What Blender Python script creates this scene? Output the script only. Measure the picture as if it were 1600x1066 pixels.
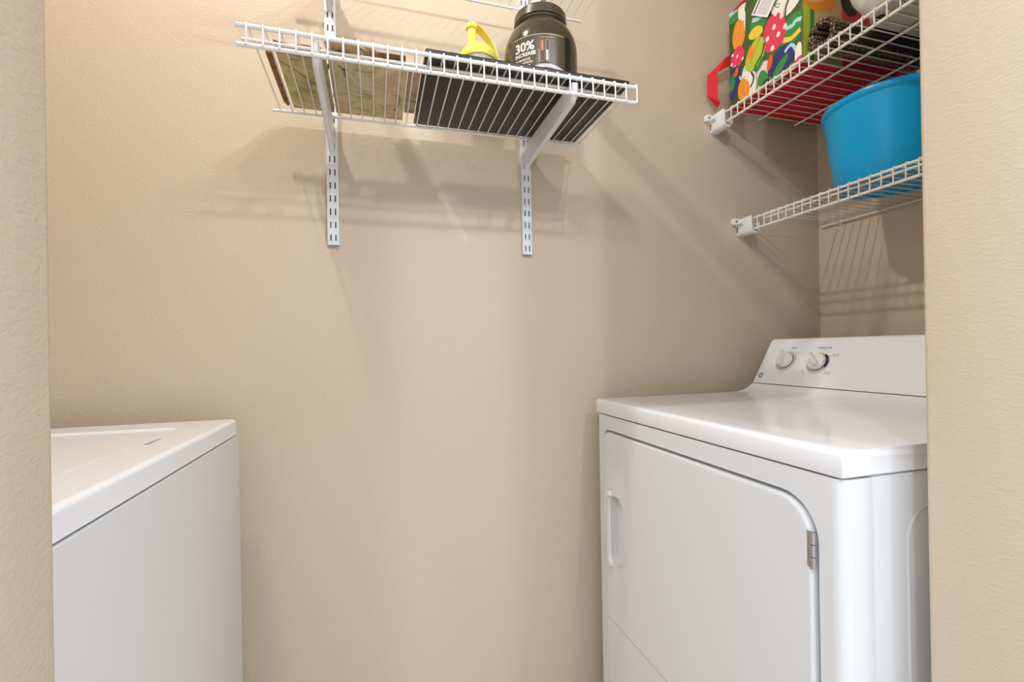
import bpy, bmesh, math, random
from mathutils import Vector, Matrix, geometry
PI = math.pi
for o in list(bpy.data.objects): bpy.data.objects.remove(o)
SC = bpy.context.scene
C = SC.collection
random.seed(7)

# ------------------------------------------------------------------ camera, world, lights, exposure
cam_d = bpy.data.cameras.new('camera'); cam = bpy.data.objects.new('camera', cam_d); C.objects.link(cam)
YAW, PITCH, ROLL = map(math.radians, (16.16, .0952, -.9592))
fw = Vector((math.sin(YAW)*math.cos(PITCH), math.cos(YAW)*math.cos(PITCH), math.sin(PITCH)))
rt = Vector((math.cos(YAW), -math.sin(YAW), 0)); up = rt.cross(fw)
r2 = rt*math.cos(ROLL)+up*math.sin(ROLL); u2 = -rt*math.sin(ROLL)+up*math.cos(ROLL)
cam.matrix_world = Matrix.Translation((0, 0, 1.0521)) @ Matrix((r2, u2, -fw)).transposed().to_4x4()
cam_d.sensor_width = 36; cam_d.lens = 722.69/1600*36
cam_d.shift_x = (800-795.653)/1600; cam_d.shift_y = (544.37-533)/1600
cam_d.clip_start = .01
SC.camera = cam

w = bpy.data.worlds.new('world'); SC.world = w; w.use_nodes = True
bg = w.node_tree.nodes['Background']; bg.inputs[0].default_value = (.84, .93, 1.06, 1); bg.inputs[1].default_value = 1.45

def area(name, loc, target, size, power, col, spread=PI):
    d = bpy.data.lights.new(name, 'AREA'); d.shape = 'DISK'; d.size = size; d.energy = power; d.color = col; d.spread = spread
    o = bpy.data.objects.new(name, d); C.objects.link(o); o.location = loc
    o.rotation_euler = (Vector(target)-Vector(loc)).to_track_quat('-Z', 'Y').to_euler(); return o
area('closet_ceiling_lamp', (-.48, .72, 2.70), (1.15, .70, .95), .055, 12.5, (1, .97, .94))
area('hall_ceiling_lamp', (.70, -1.05, 2.68), (.62, .3, .3), .07, 10, (.90, .96, 1.05))
area('hall_second_ceiling_lamp', (1.11, -1.05, 2.68), (.3, .3, .6), .16, 14, (.90, .96, 1.05))
area('hall_far_ceiling_lamp', (-.63, -1.05, 2.68), (.6, .9, .9), .2, 15, (.92, .97, 1.03))
SC.view_settings.view_transform = 'Standard'; SC.view_settings.look = 'None'
SC.view_settings.exposure = 0.0; SC.view_settings.gamma = 1; SC.view_settings.use_curve_mapping = False

# ------------------------------------------------------------------ materials
def srgb(*c):
    return tuple(((v/255)/12.92 if v/255 <= .04045 else ((v/255+.055)/1.055)**2.4) for v in c)+(1,)
def mat(name, col, rough=.5, metal=0, bump=None, spec=.5, coat=0, trans=0, ior=1.45):
    m = bpy.data.materials.new(name); m.use_nodes = True; nt = m.node_tree; b = nt.nodes['Principled BSDF']
    b.inputs['Base Color'].default_value = col; b.inputs['Roughness'].default_value = rough
    b.inputs['Metallic'].default_value = metal; b.inputs['Specular IOR Level'].default_value = spec
    b.inputs['Coat Weight'].default_value = coat; b.inputs['Transmission Weight'].default_value = trans; b.inputs['IOR'].default_value = ior
    if bump:
        scale, strength, dist, detail = bump
        tc = nt.nodes.new('ShaderNodeTexCoord'); no = nt.nodes.new('ShaderNodeTexNoise'); bu = nt.nodes.new('ShaderNodeBump')
        no.inputs['Scale'].default_value = scale; no.inputs['Detail'].default_value = detail
        bu.inputs['Strength'].default_value = strength; bu.inputs['Distance'].default_value = dist
        nt.links.new(tc.outputs['Object'], no.inputs['Vector']); nt.links.new(no.outputs['Fac'], bu.inputs['Height'])
        nt.links.new(bu.outputs['Normal'], b.inputs['Normal'])
    return m
def mottled(name, cols, scale, rough=.6, detail=6, distort=.6, bump=.0):
    m = mat(name, cols[0], rough); nt = m.node_tree; b = nt.nodes['Principled BSDF']
    tc = nt.nodes.new('ShaderNodeTexCoord'); no = nt.nodes.new('ShaderNodeTexNoise'); cr = nt.nodes.new('ShaderNodeValToRGB')
    no.inputs['Scale'].default_value = scale; no.inputs['Detail'].default_value = detail; no.inputs['Distortion'].default_value = distort
    nt.links.new(tc.outputs['Object'], no.inputs['Vector']); nt.links.new(no.outputs['Fac'], cr.inputs['Fac'])
    e = cr.color_ramp.elements
    n = len(cols)
    for i, c in enumerate(cols):
        p = .3+.4*i/(n-1)
        if i < 2: e[i].position = p; e[i].color = c
        else:
            q = e.new(p); q.color = c
    nt.links.new(cr.outputs['Color'], b.inputs['Base Color'])
    if bump:
        bu = nt.nodes.new('ShaderNodeBump'); bu.inputs['Strength'].default_value = bump; bu.inputs['Distance'].default_value = .002
        nt.links.new(no.outputs['Fac'], bu.inputs['Height']); nt.links.new(bu.outputs['Normal'], b.inputs['Normal'])
    return m
def paint_mat(name, col):
    m = mat(name, col, .55, spec=.35); nt = m.node_tree; b = nt.nodes['Principled BSDF']
    tc = nt.nodes.new('ShaderNodeTexCoord'); mp = nt.nodes.new('ShaderNodeMapping'); mp.inputs['Scale'].default_value = (1, 1, 1.9)
    n1 = nt.nodes.new('ShaderNodeTexNoise'); n1.inputs['Scale'].default_value = 150; n1.inputs['Detail'].default_value = 3; n1.inputs['Distortion'].default_value = .4
    n2 = nt.nodes.new('ShaderNodeTexNoise'); n2.inputs['Scale'].default_value = 2.3; n2.inputs['Detail'].default_value = 4
    bu = nt.nodes.new('ShaderNodeBump'); bu.inputs['Strength'].default_value = .55; bu.inputs['Distance'].default_value = .0016
    nt.links.new(tc.outputs['Object'], mp.inputs[0]); nt.links.new(mp.outputs[0], n1.inputs['Vector']); nt.links.new(tc.outputs['Object'], n2.inputs['Vector'])
    nt.links.new(n1.outputs['Fac'], bu.inputs['Height']); nt.links.new(bu.outputs['Normal'], b.inputs['Normal'])
    mr = nt.nodes.new('ShaderNodeMapRange'); mr.inputs[3].default_value = .48; mr.inputs[4].default_value = .62
    nt.links.new(n2.outputs['Fac'], mr.inputs[0]); nt.links.new(mr.outputs[0], b.inputs['Roughness'])
    return m
M = {}
M['wall'] = paint_mat('wall_paint', srgb(211, 194, 171))
M['ceil'] = mat('ceiling_paint', srgb(238, 234, 226), .8)
M['floor'] = mottled('floor_tile', [srgb(196, 180, 158), srgb(208, 194, 172)], 3, .45)
M['enamel'] = mat('white_enamel', srgb(228, 231, 234), .17, spec=.5, bump=(420, .05, .0004, 2))
M['enamel_lit'] = mat('lit_top_enamel', srgb(244, 246, 249), .13, spec=.5)  # same enamel, lightened to carry the stronger light on the tops
M['plastic'] = mat('white_plastic', srgb(232, 230, 227), .35)
M['console'] = mat('white_console', srgb(245, 246, 248), .3)
M['dark'] = mat('dark_shade_and_rubber', srgb(52, 48, 46), .8)  # shade of slot and vents put into a colour; also rubber feet
M['ring'] = mat('dial_grey', srgb(205, 203, 201), .4)
M['ink'] = mat('print_grey', srgb(128, 124, 120), .6)
M['navy'] = mat('navy_print', srgb(42, 38, 92), .5)
M['black'] = mat('black_print_and_shade', srgb(48, 46, 42), .5)  # print black, also used for painted shade at knobs and slots
M['chrome'] = mat('hinge_metal', srgb(190, 190, 192), .28, metal=1, bump=(900, .3, .0005, 2))
M['wire'] = mat('white_vinyl_wire', srgb(240, 240, 238), .32)
M['wire_r'] = mat('cream_vinyl_wire', srgb(238, 232, 220), .35)
M['steel'] = mat('white_powder_coat', srgb(232, 233, 238), .35)
M['screw'] = mat('screw_metal', srgb(150, 140, 125), .35, metal=.8)

# ------------------------------------------------------------------ mesh helpers
class MB:
    def __init__(s): s.bm = bmesh.new(); s.mi = 0
    def _tag(s, faces):
        for f in faces: f.material_index = s.mi; f.smooth = True
    def box(s, a, b, bev=0, seg=2, edges=None):
        bm = s.bm; x0, y0, z0 = a; x1, y1, z1 = b
        v = [bm.verts.new(p) for p in ((x0,y0,z0),(x1,y0,z0),(x1,y1,z0),(x0,y1,z0),(x0,y0,z1),(x1,y0,z1),(x1,y1,z1),(x0,y1,z1))]
        fs = [bm.faces.new([v[i] for i in q]) for q in ((3,2,1,0),(4,5,6,7),(0,1,5,4),(1,2,6,5),(2,3,7,6),(3,0,4,7))]
        s._tag(fs)
        if bev:
            es = {e for f in fs for e in f.edges}
            if edges: es = [e for e in es if edges((e.verts[0].co+e.verts[1].co)/2, (e.verts[1].co-e.verts[0].co))]
            r = bmesh.ops.bevel(bm, geom=list(es), offset=bev, segments=seg, profile=.5, affect='EDGES', clamp_overlap=True)
            s._tag(r['faces'])
        return s
    def tube(s, pts, r, seg=8, cap=True):
        bm = s.bm; pts = [Vector(p) for p in pts]; rings = []
        n = None
        for i, p in enumerate(pts):
            if i == 0: t = (pts[1]-p).normalized()
            elif i == len(pts)-1: t = (p-pts[i-1]).normalized()
            else: t = ((pts[i+1]-p).normalized()+(p-pts[i-1]).normalized()).normalized()
            if n is None:
                n = t.cross(Vector((0, 0, 1)))
                if n.length < .01: n = t.cross(Vector((1, 0, 0)))
                n.normalize()
            else:
                n = (n-t*n.dot(t)).normalized()
            b = t.cross(n); rr = r[i] if isinstance(r, (list, tuple)) else r
            rings.append([bm.verts.new(p+(n*math.cos(a)+b*math.sin(a))*rr) for a in [2*PI*k/seg for k in range(seg)]])
        fs = []
        for A, B in zip(rings, rings[1:]):
            for k in range(seg): fs.append(bm.faces.new((A[k], A[(k+1) % seg], B[(k+1) % seg], B[k])))
        if cap:
            fs.append(bm.faces.new(rings[0][::-1])); fs.append(bm.faces.new(rings[-1]))
        s._tag(fs); return s
    def lathe(s, prof, c=(0, 0, 0), seg=64, mtx=None, close=False):
        bm = s.bm; rings = []; c = Vector(c)
        for r, z in prof:
            ring = []
            for k in range(seg):
                a = 2*PI*k/seg; p = Vector((r*math.cos(a), r*math.sin(a), z))
                if mtx: p = mtx @ p
                ring.append(bm.verts.new(p+c))
            rings.append(ring)
        fs = []
        for A, B in zip(rings, rings[1:]):
            for k in range(seg): fs.append(bm.faces.new((A[k], A[(k+1) % seg], B[(k+1) % seg], B[k])))
        if close:
            fs.append(bm.faces.new(rings[0][::-1])); fs.append(bm.faces.new(rings[-1]))
        s._tag(fs); return s
    def holed(s, outer, holes, f, d):
        """flat plate: outline with holes in (u,v), mapped by f(u,v,w); w runs 0 (front) .. d (back)"""
        bm = s.bm; loops = [outer]+list(holes); flat = [p for l in loops for p in l]
        tris = geometry.tessellate_polygon([[Vector((p[0], p[1], 0)) for p in l] for l in loops])
        F = [bm.verts.new(f(u, v, 0)) for u, v in flat]; B = [bm.verts.new(f(u, v, d)) for u, v in flat]
        fs = []
        for t in tris:
            if len(set(t)) < 3 or bm.faces.get([F[i] for i in t]): continue
            fs.append(bm.faces.new([F[i] for i in t])); fs.append(bm.faces.new([B[i] for i in reversed(t)]))
        k = 0
        for l in loops:
            n = len(l)
            for i in range(n):
                a, b = k+i, k+(i+1) % n; fs.append(bm.faces.new((F[a], B[a], B[b], F[b])))
            k += n
        s._tag(fs); return s
    def prism(s, poly, f, w0, w1, bev=0, seg=2):
        """polygon (u,v) extruded from w0 to w1 by f(u,v,w)"""
        bm = s.bm
        A = [bm.verts.new(f(u, v, w0)) for u, v in poly]; B = [bm.verts.new(f(u, v, w1)) for u, v in poly]; n = len(poly)
        fs = [bm.faces.new(A[::-1]), bm.faces.new(B)]
        caps = fs[:]
        for i in range(n): fs.append(bm.faces.new((A[i], A[(i+1) % n], B[(i+1) % n], B[i])))
        s._tag(fs)
        if bev:
            es = {e for c in caps for e in c.edges}
            r = bmesh.ops.bevel(bm, geom=list(es), offset=bev, segments=seg, profile=.5, affect='EDGES', clamp_overlap=True)
            s._tag(r['faces'])
        return s
    def strip(s, A, B, closed=False):
        bm = s.bm; a = [bm.verts.new(p) for p in A]; b = [bm.verts.new(p) for p in B]; fs = []
        n = len(a)
        for i in range(n if closed else n-1): fs.append(bm.faces.new((a[i], a[(i+1) % n], b[(i+1) % n], b[i])))
        s._tag(fs); return s
    def poly(s, pts):
        f = s.bm.faces.new([s.bm.verts.new(p) for p in pts]); s._tag([f]); return s
    def text(s, body, size, f, align='LEFT', bold=0, sx=1):
        cu = bpy.data.curves.new('t', 'FONT'); cu.body = body; cu.size = size; cu.align_x = align; cu.offset = bold; cu.resolution_u = 3
        o = bpy.data.objects.new('t', cu); me = bpy.data.meshes.new_from_object(o)
        vs = [s.bm.verts.new(f(v.co.x*sx, v.co.y)) for v in me.vertices]; fs = []
        for p in me.polygons:
            try: fs.append(s.bm.faces.new([vs[i] for i in p.vertices]))
            except ValueError: pass
        s._tag(fs)
        bpy.data.objects.remove(o); bpy.data.curves.remove(cu); bpy.data.meshes.remove(me)
        return s
def obj(name, mb, mats, parent=None, angle=35, flat=False, fix=True):
    me = bpy.data.meshes.new(name)
    if fix: bmesh.ops.recalc_face_normals(mb.bm, faces=mb.bm.faces[:])
    mb.bm.to_mesh(me); mb.bm.free()
    for m in (mats if isinstance(mats, (list, tuple)) else [mats]): me.materials.append(m)
    if flat:
        for p in me.polygons: p.use_smooth = False
    else: me.set_sharp_from_angle(angle=math.radians(angle))
    o = bpy.data.objects.new(name, me); C.objects.link(o)
    if parent:
        o.parent = parent
        if parent.type == 'EMPTY': o.matrix_parent_inverse = Matrix.Translation(-parent.location)
    return o
def thing(name, label, cat, loc, group=None):
    o = bpy.data.objects.new(name, None); C.objects.link(o); o.location = loc
    o['label'] = label; o['category'] = cat; o.empty_display_size = .05
    if group: o['group'] = group
    return o
def tag(o, label, cat, group=None):
    o['label'] = label; o['category'] = cat
    if group: o['group'] = group
    return o
def struct(name, mb, m, **k):
    o = obj(name, mb, m, **k); o['kind'] = 'structure'; return o
def rrect(u0, v0, u1, v1, r, seg=8):
    """rounded rectangle, counter-clockwise; r = radius or (bl, br, tr, tl)"""
    rr = r if isinstance(r, (list, tuple)) else (r,)*4
    out = []
    for (cx, cy, a0, q) in ((u0+rr[0], v0+rr[0], PI, rr[0]), (u1-rr[1], v0+rr[1], 1.5*PI, rr[1]), (u1-rr[2], v1-rr[2], 0, rr[2]), (u0+rr[3], v1-rr[3], .5*PI, rr[3])):
        for k in range(seg+1):
            a = a0+.5*PI*k/seg; out.append((cx+q*math.cos(a), cy+q*math.sin(a)))
    return out

# ------------------------------------------------------------------ the room
YW, XR, XL = 1.2007, 1.4374, -1.04
YJ, YO = .414, .299
JR, JL = .6608, -.2235
ZC, ZH = 2.74, 2.36
struct('wall_back', MB().box((XL-.1, YW, 0), (XR+.1, YW+.1, ZC)), M['wall'])
struct('wall_right', MB().box((XR, YJ-.002, 0), (XR+.1, YW, ZC)), M['wall'])
struct('wall_left', MB().box((XL-.1, YJ-.002, 0), (XL, YW, ZC)), M['wall'])
f = MB()
vert = lambda c, d: abs(d.z) > .5
f.box((JR, YO, 0), (2.6, YJ, ZC), .007, 3, vert); struct('wall_front_right', f, M['wall'])
f = MB().box((-2.4, YO, 0), (JL, YJ, ZC), .007, 3, vert); struct('wall_front_left', f, M['wall'])
struct('wall_front_header', MB().box((JL-.02, YO+.001, ZH), (JR+.02, YJ-.001, ZC)), M['wall'])
struct('floor', MB().box((-2.4, -2.2, -.1), (2.6, YW+.1, 0)), M['floor'])
struct('ceiling', MB().box((-2.4, -2.2, ZC), (2.6, YW+.1, ZC+.1)), M['ceil'])

# ------------------------------------------------------------------ dryer
DX, DY0, DY1 = .571, .4505, 1.1365
dry = thing('dryer', 'white front-loading clothes dryer with two knobs on its raised back console', 'dryer', (.92, .79, 0))
b = MB().box((.622, DY0+.0015, .03), (1.27, DY1-.0015, .8765), .004)
for (u0, v0, u1, v1) in ((.683, .10, 1.2, .832),):          # pressed outline on the side sheet
    o_ = rrect(u0, v0, u1, v1, .05); i_ = rrect(u0+.007, v0+.007, u1-.007, v1-.007, .044)
    m_ = rrect(u0+.0035, v0+.0035, u1-.0035, v1-.0035, .047)
    P = lambda l, y: [(p[0], y, p[1]) for p in l]
    b.strip(P(o_, DY0+.0014), P(m_, DY0-.0006), True); b.strip(P(m_, DY0-.0006), P(i_, DY0+.0014), True)
obj('cabinet', b, M['enamel'], dry)
# front panel: plate with door opening, rounded columns at both sides
f = MB(); R = .016
fx = lambda u, v, w_: (DX+.0015+w_, u, v)
HO = rrect(.4865, .135, 1.0955, .8405, (.03, .02, .022, .058))
f.holed([(DY0+R, .03), (DY1-R, .03), (DY1-R, .8755), (DY0+R, .8755)], [HO], fx, .014)
for (yc, s_) in ((DY0+R, -1), (DY1-R, 1)):
    pr_ = [(DX+.0015+R-R*math.cos(a), yc+s_*R*math.sin(a)) for a in [PI/2*k/8 for k in range(9)]]
    pr_ += [(.6225, yc+s_*R), (.6225, yc+s_*(R-.004)), (DX+.0015+.014, yc)]
    f.prism(pr_, lambda u, v, w_: (u, v, w_), .03, .8755, 0)
f.box((DX+.0155, DY0+.02, .03), (.62, DY1-.02, .8755))
obj('front_panel', f, M['enamel'], dry)
# door
d = MB(); DO = rrect(.4935, .142, 1.0905, .8345, (.028, .018, .02, .054), 10)
pocket = rrect(1.0, .507, 1.062, .680, .026, 8); crease = [(.497, .3592), (1.079, .3592), (1.079, .3605), (.497, .3605)]
fd = lambda u, v, w_: (DX-.003+w_, u, v)
BV = .005
def inset(poly, q):
    n = len(poly); out = []
    for i in range(n):
        a, c, e = Vector(poly[i-1]), Vector(poly[i]), Vector(poly[(i+1) % n])
        t = ((c-a).normalized()+(e-c).normalized())
        t.normalize(); out.append((c.x-t.y*q, c.y+t.x*q))
    return out
def dedupe(poly):
    out = []
    for p in poly:
        if not out or (Vector(p)-Vector(out[-1])).length > 1e-6: out.append(p)
    return out
DO = dedupe(DO)
lay = [(BV*(1-math.sin(a)), BV*(1-math.cos(a))) for a in [PI/2*k/5 for k in range(6)]]   # inset, depth
rings = []
for q, dep in lay: rings.append([(DX-.003+dep, p[0], p[1]) for p in inset(DO, q)])
front_loop = inset(DO, lay[0][0])
d.holed(front_loop, [pocket], fd, .0012)
for A, B in zip(rings, rings[1:]): d.strip(A, B, True)
d.strip(rings[-1], [(DX+.012, p[0], p[1]) for p in DO], True)
dr = obj('door', d, M['enamel'], dry)
g = MB().tube([(DX-.0026, .4985, .3597), (DX-.0026, 1.079, .3597)], .0011, 8); obj('crease', g, mat('crease_shade_grey', srgb(176, 174, 171), .4), dr)  # grey rod laid on the door, its colour stands for the groove's shade
h = MB()                                                     # handle: recessed cup and raised pull
ring0 = [(DX-.0031, p[0], p[1]) for p in dedupe(pocket)]
cup = []
for k in range(7):
    t = k/6; q = .012*t*t; cup.append([(DX-.003+.024*math.sin(t*PI/2), p[0]+(-.004*t), p[1]) for p in inset(dedupe(pocket), q)])
for A, B in zip(cup, cup[1:]): h.strip(A, B, True)
h.poly(cup[-1])
obj('handle_cup', h, M['ring'], dr)
h = MB()
pull = [(1.053, .690), (1.064, .6905), (1.071, .684), (1.072, .672), (1.072, .514), (1.069, .505), (1.058, .499), (1.047, .503), (1.047, .509), (1.056, .511), (1.0625, .518), (1.0625, .668), (1.058, .677), (1.049, .679)]
h.prism([(p[0], p[1]) for p in pull], lambda u, v, w_: (w_, u, v), DX-.003, DX-.013, .0022, 3)
obj('handle', h, M['plastic'], dr)
hg = MB()
for k in range(3): hg.tube([(DX-.004, .4905, .746+.0168*k+.0005), (DX-.004, .4905, .746+.0168*(k+1)-.0006)], .0035, 12)
hg.box((DX-.0042, .4935, .7465), (DX-.0028, .4995, .7965), .0004)
for z_ in (.754, .789): hg.lathe([(.0001, .0012), (.0016, .001), (.002, 0)], (DX-.0042, .4970, z_), 10, Matrix.Rotation(-PI/2, 3, 'Y'))
obj('hinge', hg, M['chrome'], dry)
# top panel with the cove that climbs to the console
TY0, TY1 = DY0-.0005, DY1+.0005
prof = [(DX+.001, .8785), (DX, .8800)]
prof += [(DX+.009-.009*math.cos(a), .905+.009*math.sin(a)) for a in [PI/2*k/6 for k in range(7)]]
prof += [(.60, .9137), (.8, .9132), (1.0, .914), (1.035, .9145), (1.055, .916), (1.068, .9195), (1.079, .9255), (1.087, .9325), (1.0905, .9375), (1.275, .9375), (1.275, .8785)]
t = MB().prism(prof, lambda u, v, w_: (u, w_, v), TY0, TY1, .006, 3)
obj('top_panel', t, M['enamel_lit'], dry, angle=40)
# console
cprof = [(1.0925, .9395), (1.166, 1.0605)]
cprof += [(1.178-.014*math.cos(a), 1.055+.014*math.sin(a)) for a in [.5+1.0*k/4 for k in range(5)]]
cprof += [(1.225, 1.067), (1.245, 1.055), (1.27, .9395)]
c = MB().prism(cprof, lambda u, v, w_: (u, w_, v), TY0+.001, TY1-.001, .007, 4)
con = obj('console', c, M['console'], dry, angle=40)
CA = Vector((1.0925, 0, .9395)); CT = (Vector((1.166, 0, 1.0605))-CA).normalized(); CN = Vector((-CT.z, 0, CT.x))
def cf(y, t_, h_=0): return CA+Vector((0, y, 0))+CT*t_+CN*h_
CM = Matrix(((0, CT.x, CN.x), (-1, 0, 0), (0, CT.z, CN.z)))     # local x -> -y, local y -> up the slope, local z -> normal
S_ = .918                                                     # measured slope length to modelled one
def knob(yc, tc, rot, r, label):
    k = MB(); c0 = cf(yc, tc*S_, .0004)
    rr_ = MB().lathe([(r+.0075, 0), (r+.007, .0012), (r+.001, .0016), (r-.004, .0010)], c0, 48, CM)
    o1 = obj('dial_ring', rr_, M['ring'], con)
    kk = MB()
    kk.lathe([(r-.001, .0028), (r, .0045), (r-.0012, .0115), (r-.004, .0132), (.008, .0128), (.0005, .0128)], c0, 48, CM)
    mr = CM @ Matrix.Rotation(rot, 3, 'Z')
    def gp(u, v, w_): return c0+mr @ Vector((u, v, w_))
    L = r-.0005
    kk.holed(rrect(-.0055, -L*.93, .0055, L*.93, .0052, 5), [], lambda u, v, w_: gp(u*(1-.30*(1-w_/.018)) , v, .0300-w_-max(0, -v)*.20), .018)
    kk.lathe([(r-.0035, .0005), (r-.0035, .0032)], c0, 32, CM)
    o = obj('knob', kk, M['plastic'], con)
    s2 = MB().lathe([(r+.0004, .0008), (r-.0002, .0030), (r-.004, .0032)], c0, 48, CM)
    o = obj('knob_shade_ring', s2, M['black'], con)  # black ring painting the shade beneath the knob
    return c0
knob(1.054, .082, .12, .0240, 'start')
c0 = knob(.953, .079, .80, .0240, 'cycle')
# dial prints
k = MB()
def arc(r0, r1, a0, a1, h_, n=10):
    A = [c0+CM @ Vector((r0*math.cos(a0+(a1-a0)*i/n), r0*math.sin(a0+(a1-a0)*i/n), h_)) for i in range(n+1)]
    B = [c0+CM @ Vector((r1*math.cos(a0+(a1-a0)*i/n), r1*math.sin(a0+(a1-a0)*i/n), h_)) for i in range(n+1)]
    return A, B
k.mi = 0; k.strip(*arc(.0225, .0300, math.radians(-28), math.radians(22), .0019))
k.mi = 1; k.strip(*arc(.0225, .0300, math.radians(24), math.radians(62), .0019))
o = obj('dial_scale', k, [M['navy'], M['black']], con)
def ct(body, y, t_, size, **q): obj('printed_legend', MB().text(body, size, lambda u, v: cf(y-u, t_*S_+v, .0005), 'CENTER', **q), M['ink'], con)
ct('START', 1.046, .1275, .0062, bold=.00012); ct('DRYNESS LEVEL', .951, .1275, .0062, bold=.00012, sx=.92)
ct('CYCLES', .950, .1215, .0034); ct('START', 1.028, .1095, .0038)
ct('MORE DRY', .912, .1060, .0040); ct('LESS DRY', .912, .1005, .0040); ct('TIMED', .985, .1120, .0038)
ct('AIR', .988, .0500, .0038); ct('FLUFF', .988, .0455, .0038); ct('EASY CARE', .914, .0480, .0038); ct('COTTONS', .916, .0435, .0038)
for (yy, tt) in ((1.0375, .1045), (.9265, .1000)):
    obj('dial_mark', MB().poly([cf(yy, tt*S_, .0005), cf(yy-.0030, (tt+.0025)*S_, .0005), cf(yy-.0005, (tt+.0042)*S_, .0005)]), M['black'], con)
# round monogram badge
tx = MB()
lc = (1.119, .028*S_)
def lring(r0, r1, n=28, a0=0, a1=2*PI, cx=0, cy=0):
    A = [cf(lc[0]-cx-r0*math.cos(a0+(a1-a0)*i/n), lc[1]+cy+r0*math.sin(a0+(a1-a0)*i/n), .0006) for i in range(n+1)]
    B = [cf(lc[0]-cx-r1*math.cos(a0+(a1-a0)*i/n), lc[1]+cy+r1*math.sin(a0+(a1-a0)*i/n), .0006) for i in range(n+1)]
    tx.strip(A, B)
lring(.0084, .0068); lring(.0058, .0052)
for q in range(4): lring(.0016, .0009, 10, q*PI/2, q*PI/2+PI*1.2, .0052*math.cos(q*PI/2+.8), .0052*math.sin(q*PI/2+.8))
tx.text('GE', .0062, lambda u, v: cf(lc[0]+.0002-u, lc[1]-.0021+v, .0006), 'CENTER', sx=.8)
o = obj('badge', tx, mat('badge_grey', srgb(92, 90, 88), .5), con)

# ------------------------------------------------------------------ washer
WX, WY0, WY1, WZ = -.291, .4505, 1.1348, .9105
wsh = thing('washer', 'white top-loading washing machine at the left of the closet', 'washing machine', (-.63, .79, 0))
b = MB().box((-.955, WY0+.002, .03), (WX+.006, WY1-.003, .8762), .012, 4, lambda c_, d_: abs(d_.z) > .5)
obj('cabinet', b, M['enamel'], wsh)
t = MB(); HB = .008
outer = dedupe(rrect(-.957, WY0, WX, WY1, .012, 5))
hole = dedupe(rrect(-.80, .52, -.366, 1.042, .02, 6))
slot = dedupe(rrect(-.3545, .862, -.3465, .916, .0035, 5))
lay = [(HB*(1-math.sin(a)), HB*(1-math.cos(a))) for a in [PI/2*k/5 for k in range(6)]]
fl = inset(outer, HB)
t.holed(fl, [inset(hole, -.004), slot], lambda u, v, w_: (u, v, WZ-w_), .006)
rg = [[(p[0], p[1], WZ-dep) for p in inset(outer, q)] for q, dep in lay]
for A, B in zip(rg, rg[1:]): t.strip(A, B, True)
t.strip(rg[-1], [(p[0]+(.0015 if p[0] > -.4 else 0), p[1], .8785) for p in outer], True); t.poly([(p[0], p[1], .8785) for p in outer])
hr = [[(p[0], p[1], WZ-.004*(1-math.cos(a))) for p in inset(hole, -.004*(1-math.sin(a)))] for a in [PI/2*k/4 for k in range(5)]]
for A, B in zip(hr, hr[1:]): t.strip(A, B, True)
t.strip(hr[-1], [(p[0], p[1], WZ-.02) for p in hole], True)
obj('top_panel', t, M['enamel_lit'], wsh, angle=40)
obj('finger_slot_shade', MB().box((-.357, .858, WZ-.0075), (-.344, .92, WZ-.0055)), M['dark'], wsh)  # dark sheet added under the slot, painting the shade inside it
l = MB()
lo_ = dedupe(inset(hole, .0012)); lay2 = [(.006*(1-math.sin(a)), .006*(1-math.cos(a))) for a in [PI/2*k/5 for k in range(6)]]
rg = [[(p[0], p[1], WZ-.0028-dep) for p in inset(lo_, q)] for q, dep in lay2]
l.poly(rg[0])
for A, B in zip(rg, rg[1:]): l.strip(A, B, True)
l.strip(rg[-1], [(p[0], p[1], WZ-.018) for p in lo_], True); l.poly([(p[0], p[1], WZ-.018) for p in lo_][::-1])
obj('lid', l, M['enamel_lit'], wsh, angle=40)
cw = MB().prism([(-.84, .911), (-.885, 1.03), (-.90, 1.04), (-.955, 1.04), (-.955, .911)], lambda u, v, w_: (u, w_, v), WY0+.004, WY1-.004, .006, 3)
obj('console', cw, M['console'], wsh)

# ------------------------------------------------------------------ wire shelves
def wire_shelf(name, label, f, wires, l0, l1, depth, h, mids, rail_r, wire_r, m, group, loc, rear_r=.003, mid_l=None, rear_l=None):
    t = thing(name, label, 'shelf', loc, group)
    d = MB()
    for s in wires:   # each wire runs over the rails and turns down over the front lip
        q = rail_r+wire_r*.9
        d.tube([f(s, depth+.004, rear_r+wire_r), f(s, .004, rail_r+wire_r), f(s, -.001, rail_r+wire_r*.9), f(s, -q*.75, rail_r*.75), f(s, -q, 0), f(s, -q, -h-rail_r*.5)], wire_r, 6)
    obj('wire_deck', d, m, t)
    rr = [('front_rail', 0, 0, rail_r, (l0, l1)), ('lip_rail', 0, -h, rail_r, (l0, l1)), ('rear_rail', depth, 0, rear_r, rear_l or (l0, l1))]
    for md in mids: rr.append(('support_rail', md, -.0005, rear_r, mid_l or (l0, l1)))
    for (n, dd, zz, r, (a, b_)) in rr:
        e = math.copysign(.0012, b_-a)
        obj(n, MB().tube([f(a, dd, zz), f(a+e, dd, zz), f(b_-e, dd, zz), f(b_, dd, zz)], [r*.6, r, r, r*.6], 12), m, t)
    return t
T = .0254
YR, YF, ZS = 1.1486, .8631, 1.6011
fL = lambda z: (lambda s, d_, z_: (s, YF+d_, z+z_))
wl = [-.1983+i*T for i in range(30)]
grpL = 'white wire shelves on the slotted standards'
wire_shelf('wire_shelf', 'white wire shelf holding the boxes, black board and tub, on two brackets', fL(ZS), wl, -.2155, .541, YR-YF, .0323, [.0375], .0038, .0016, M['wire'], None, (.16, 1.15, ZS), .0031, rear_l=(-.2135, .5455))
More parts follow.
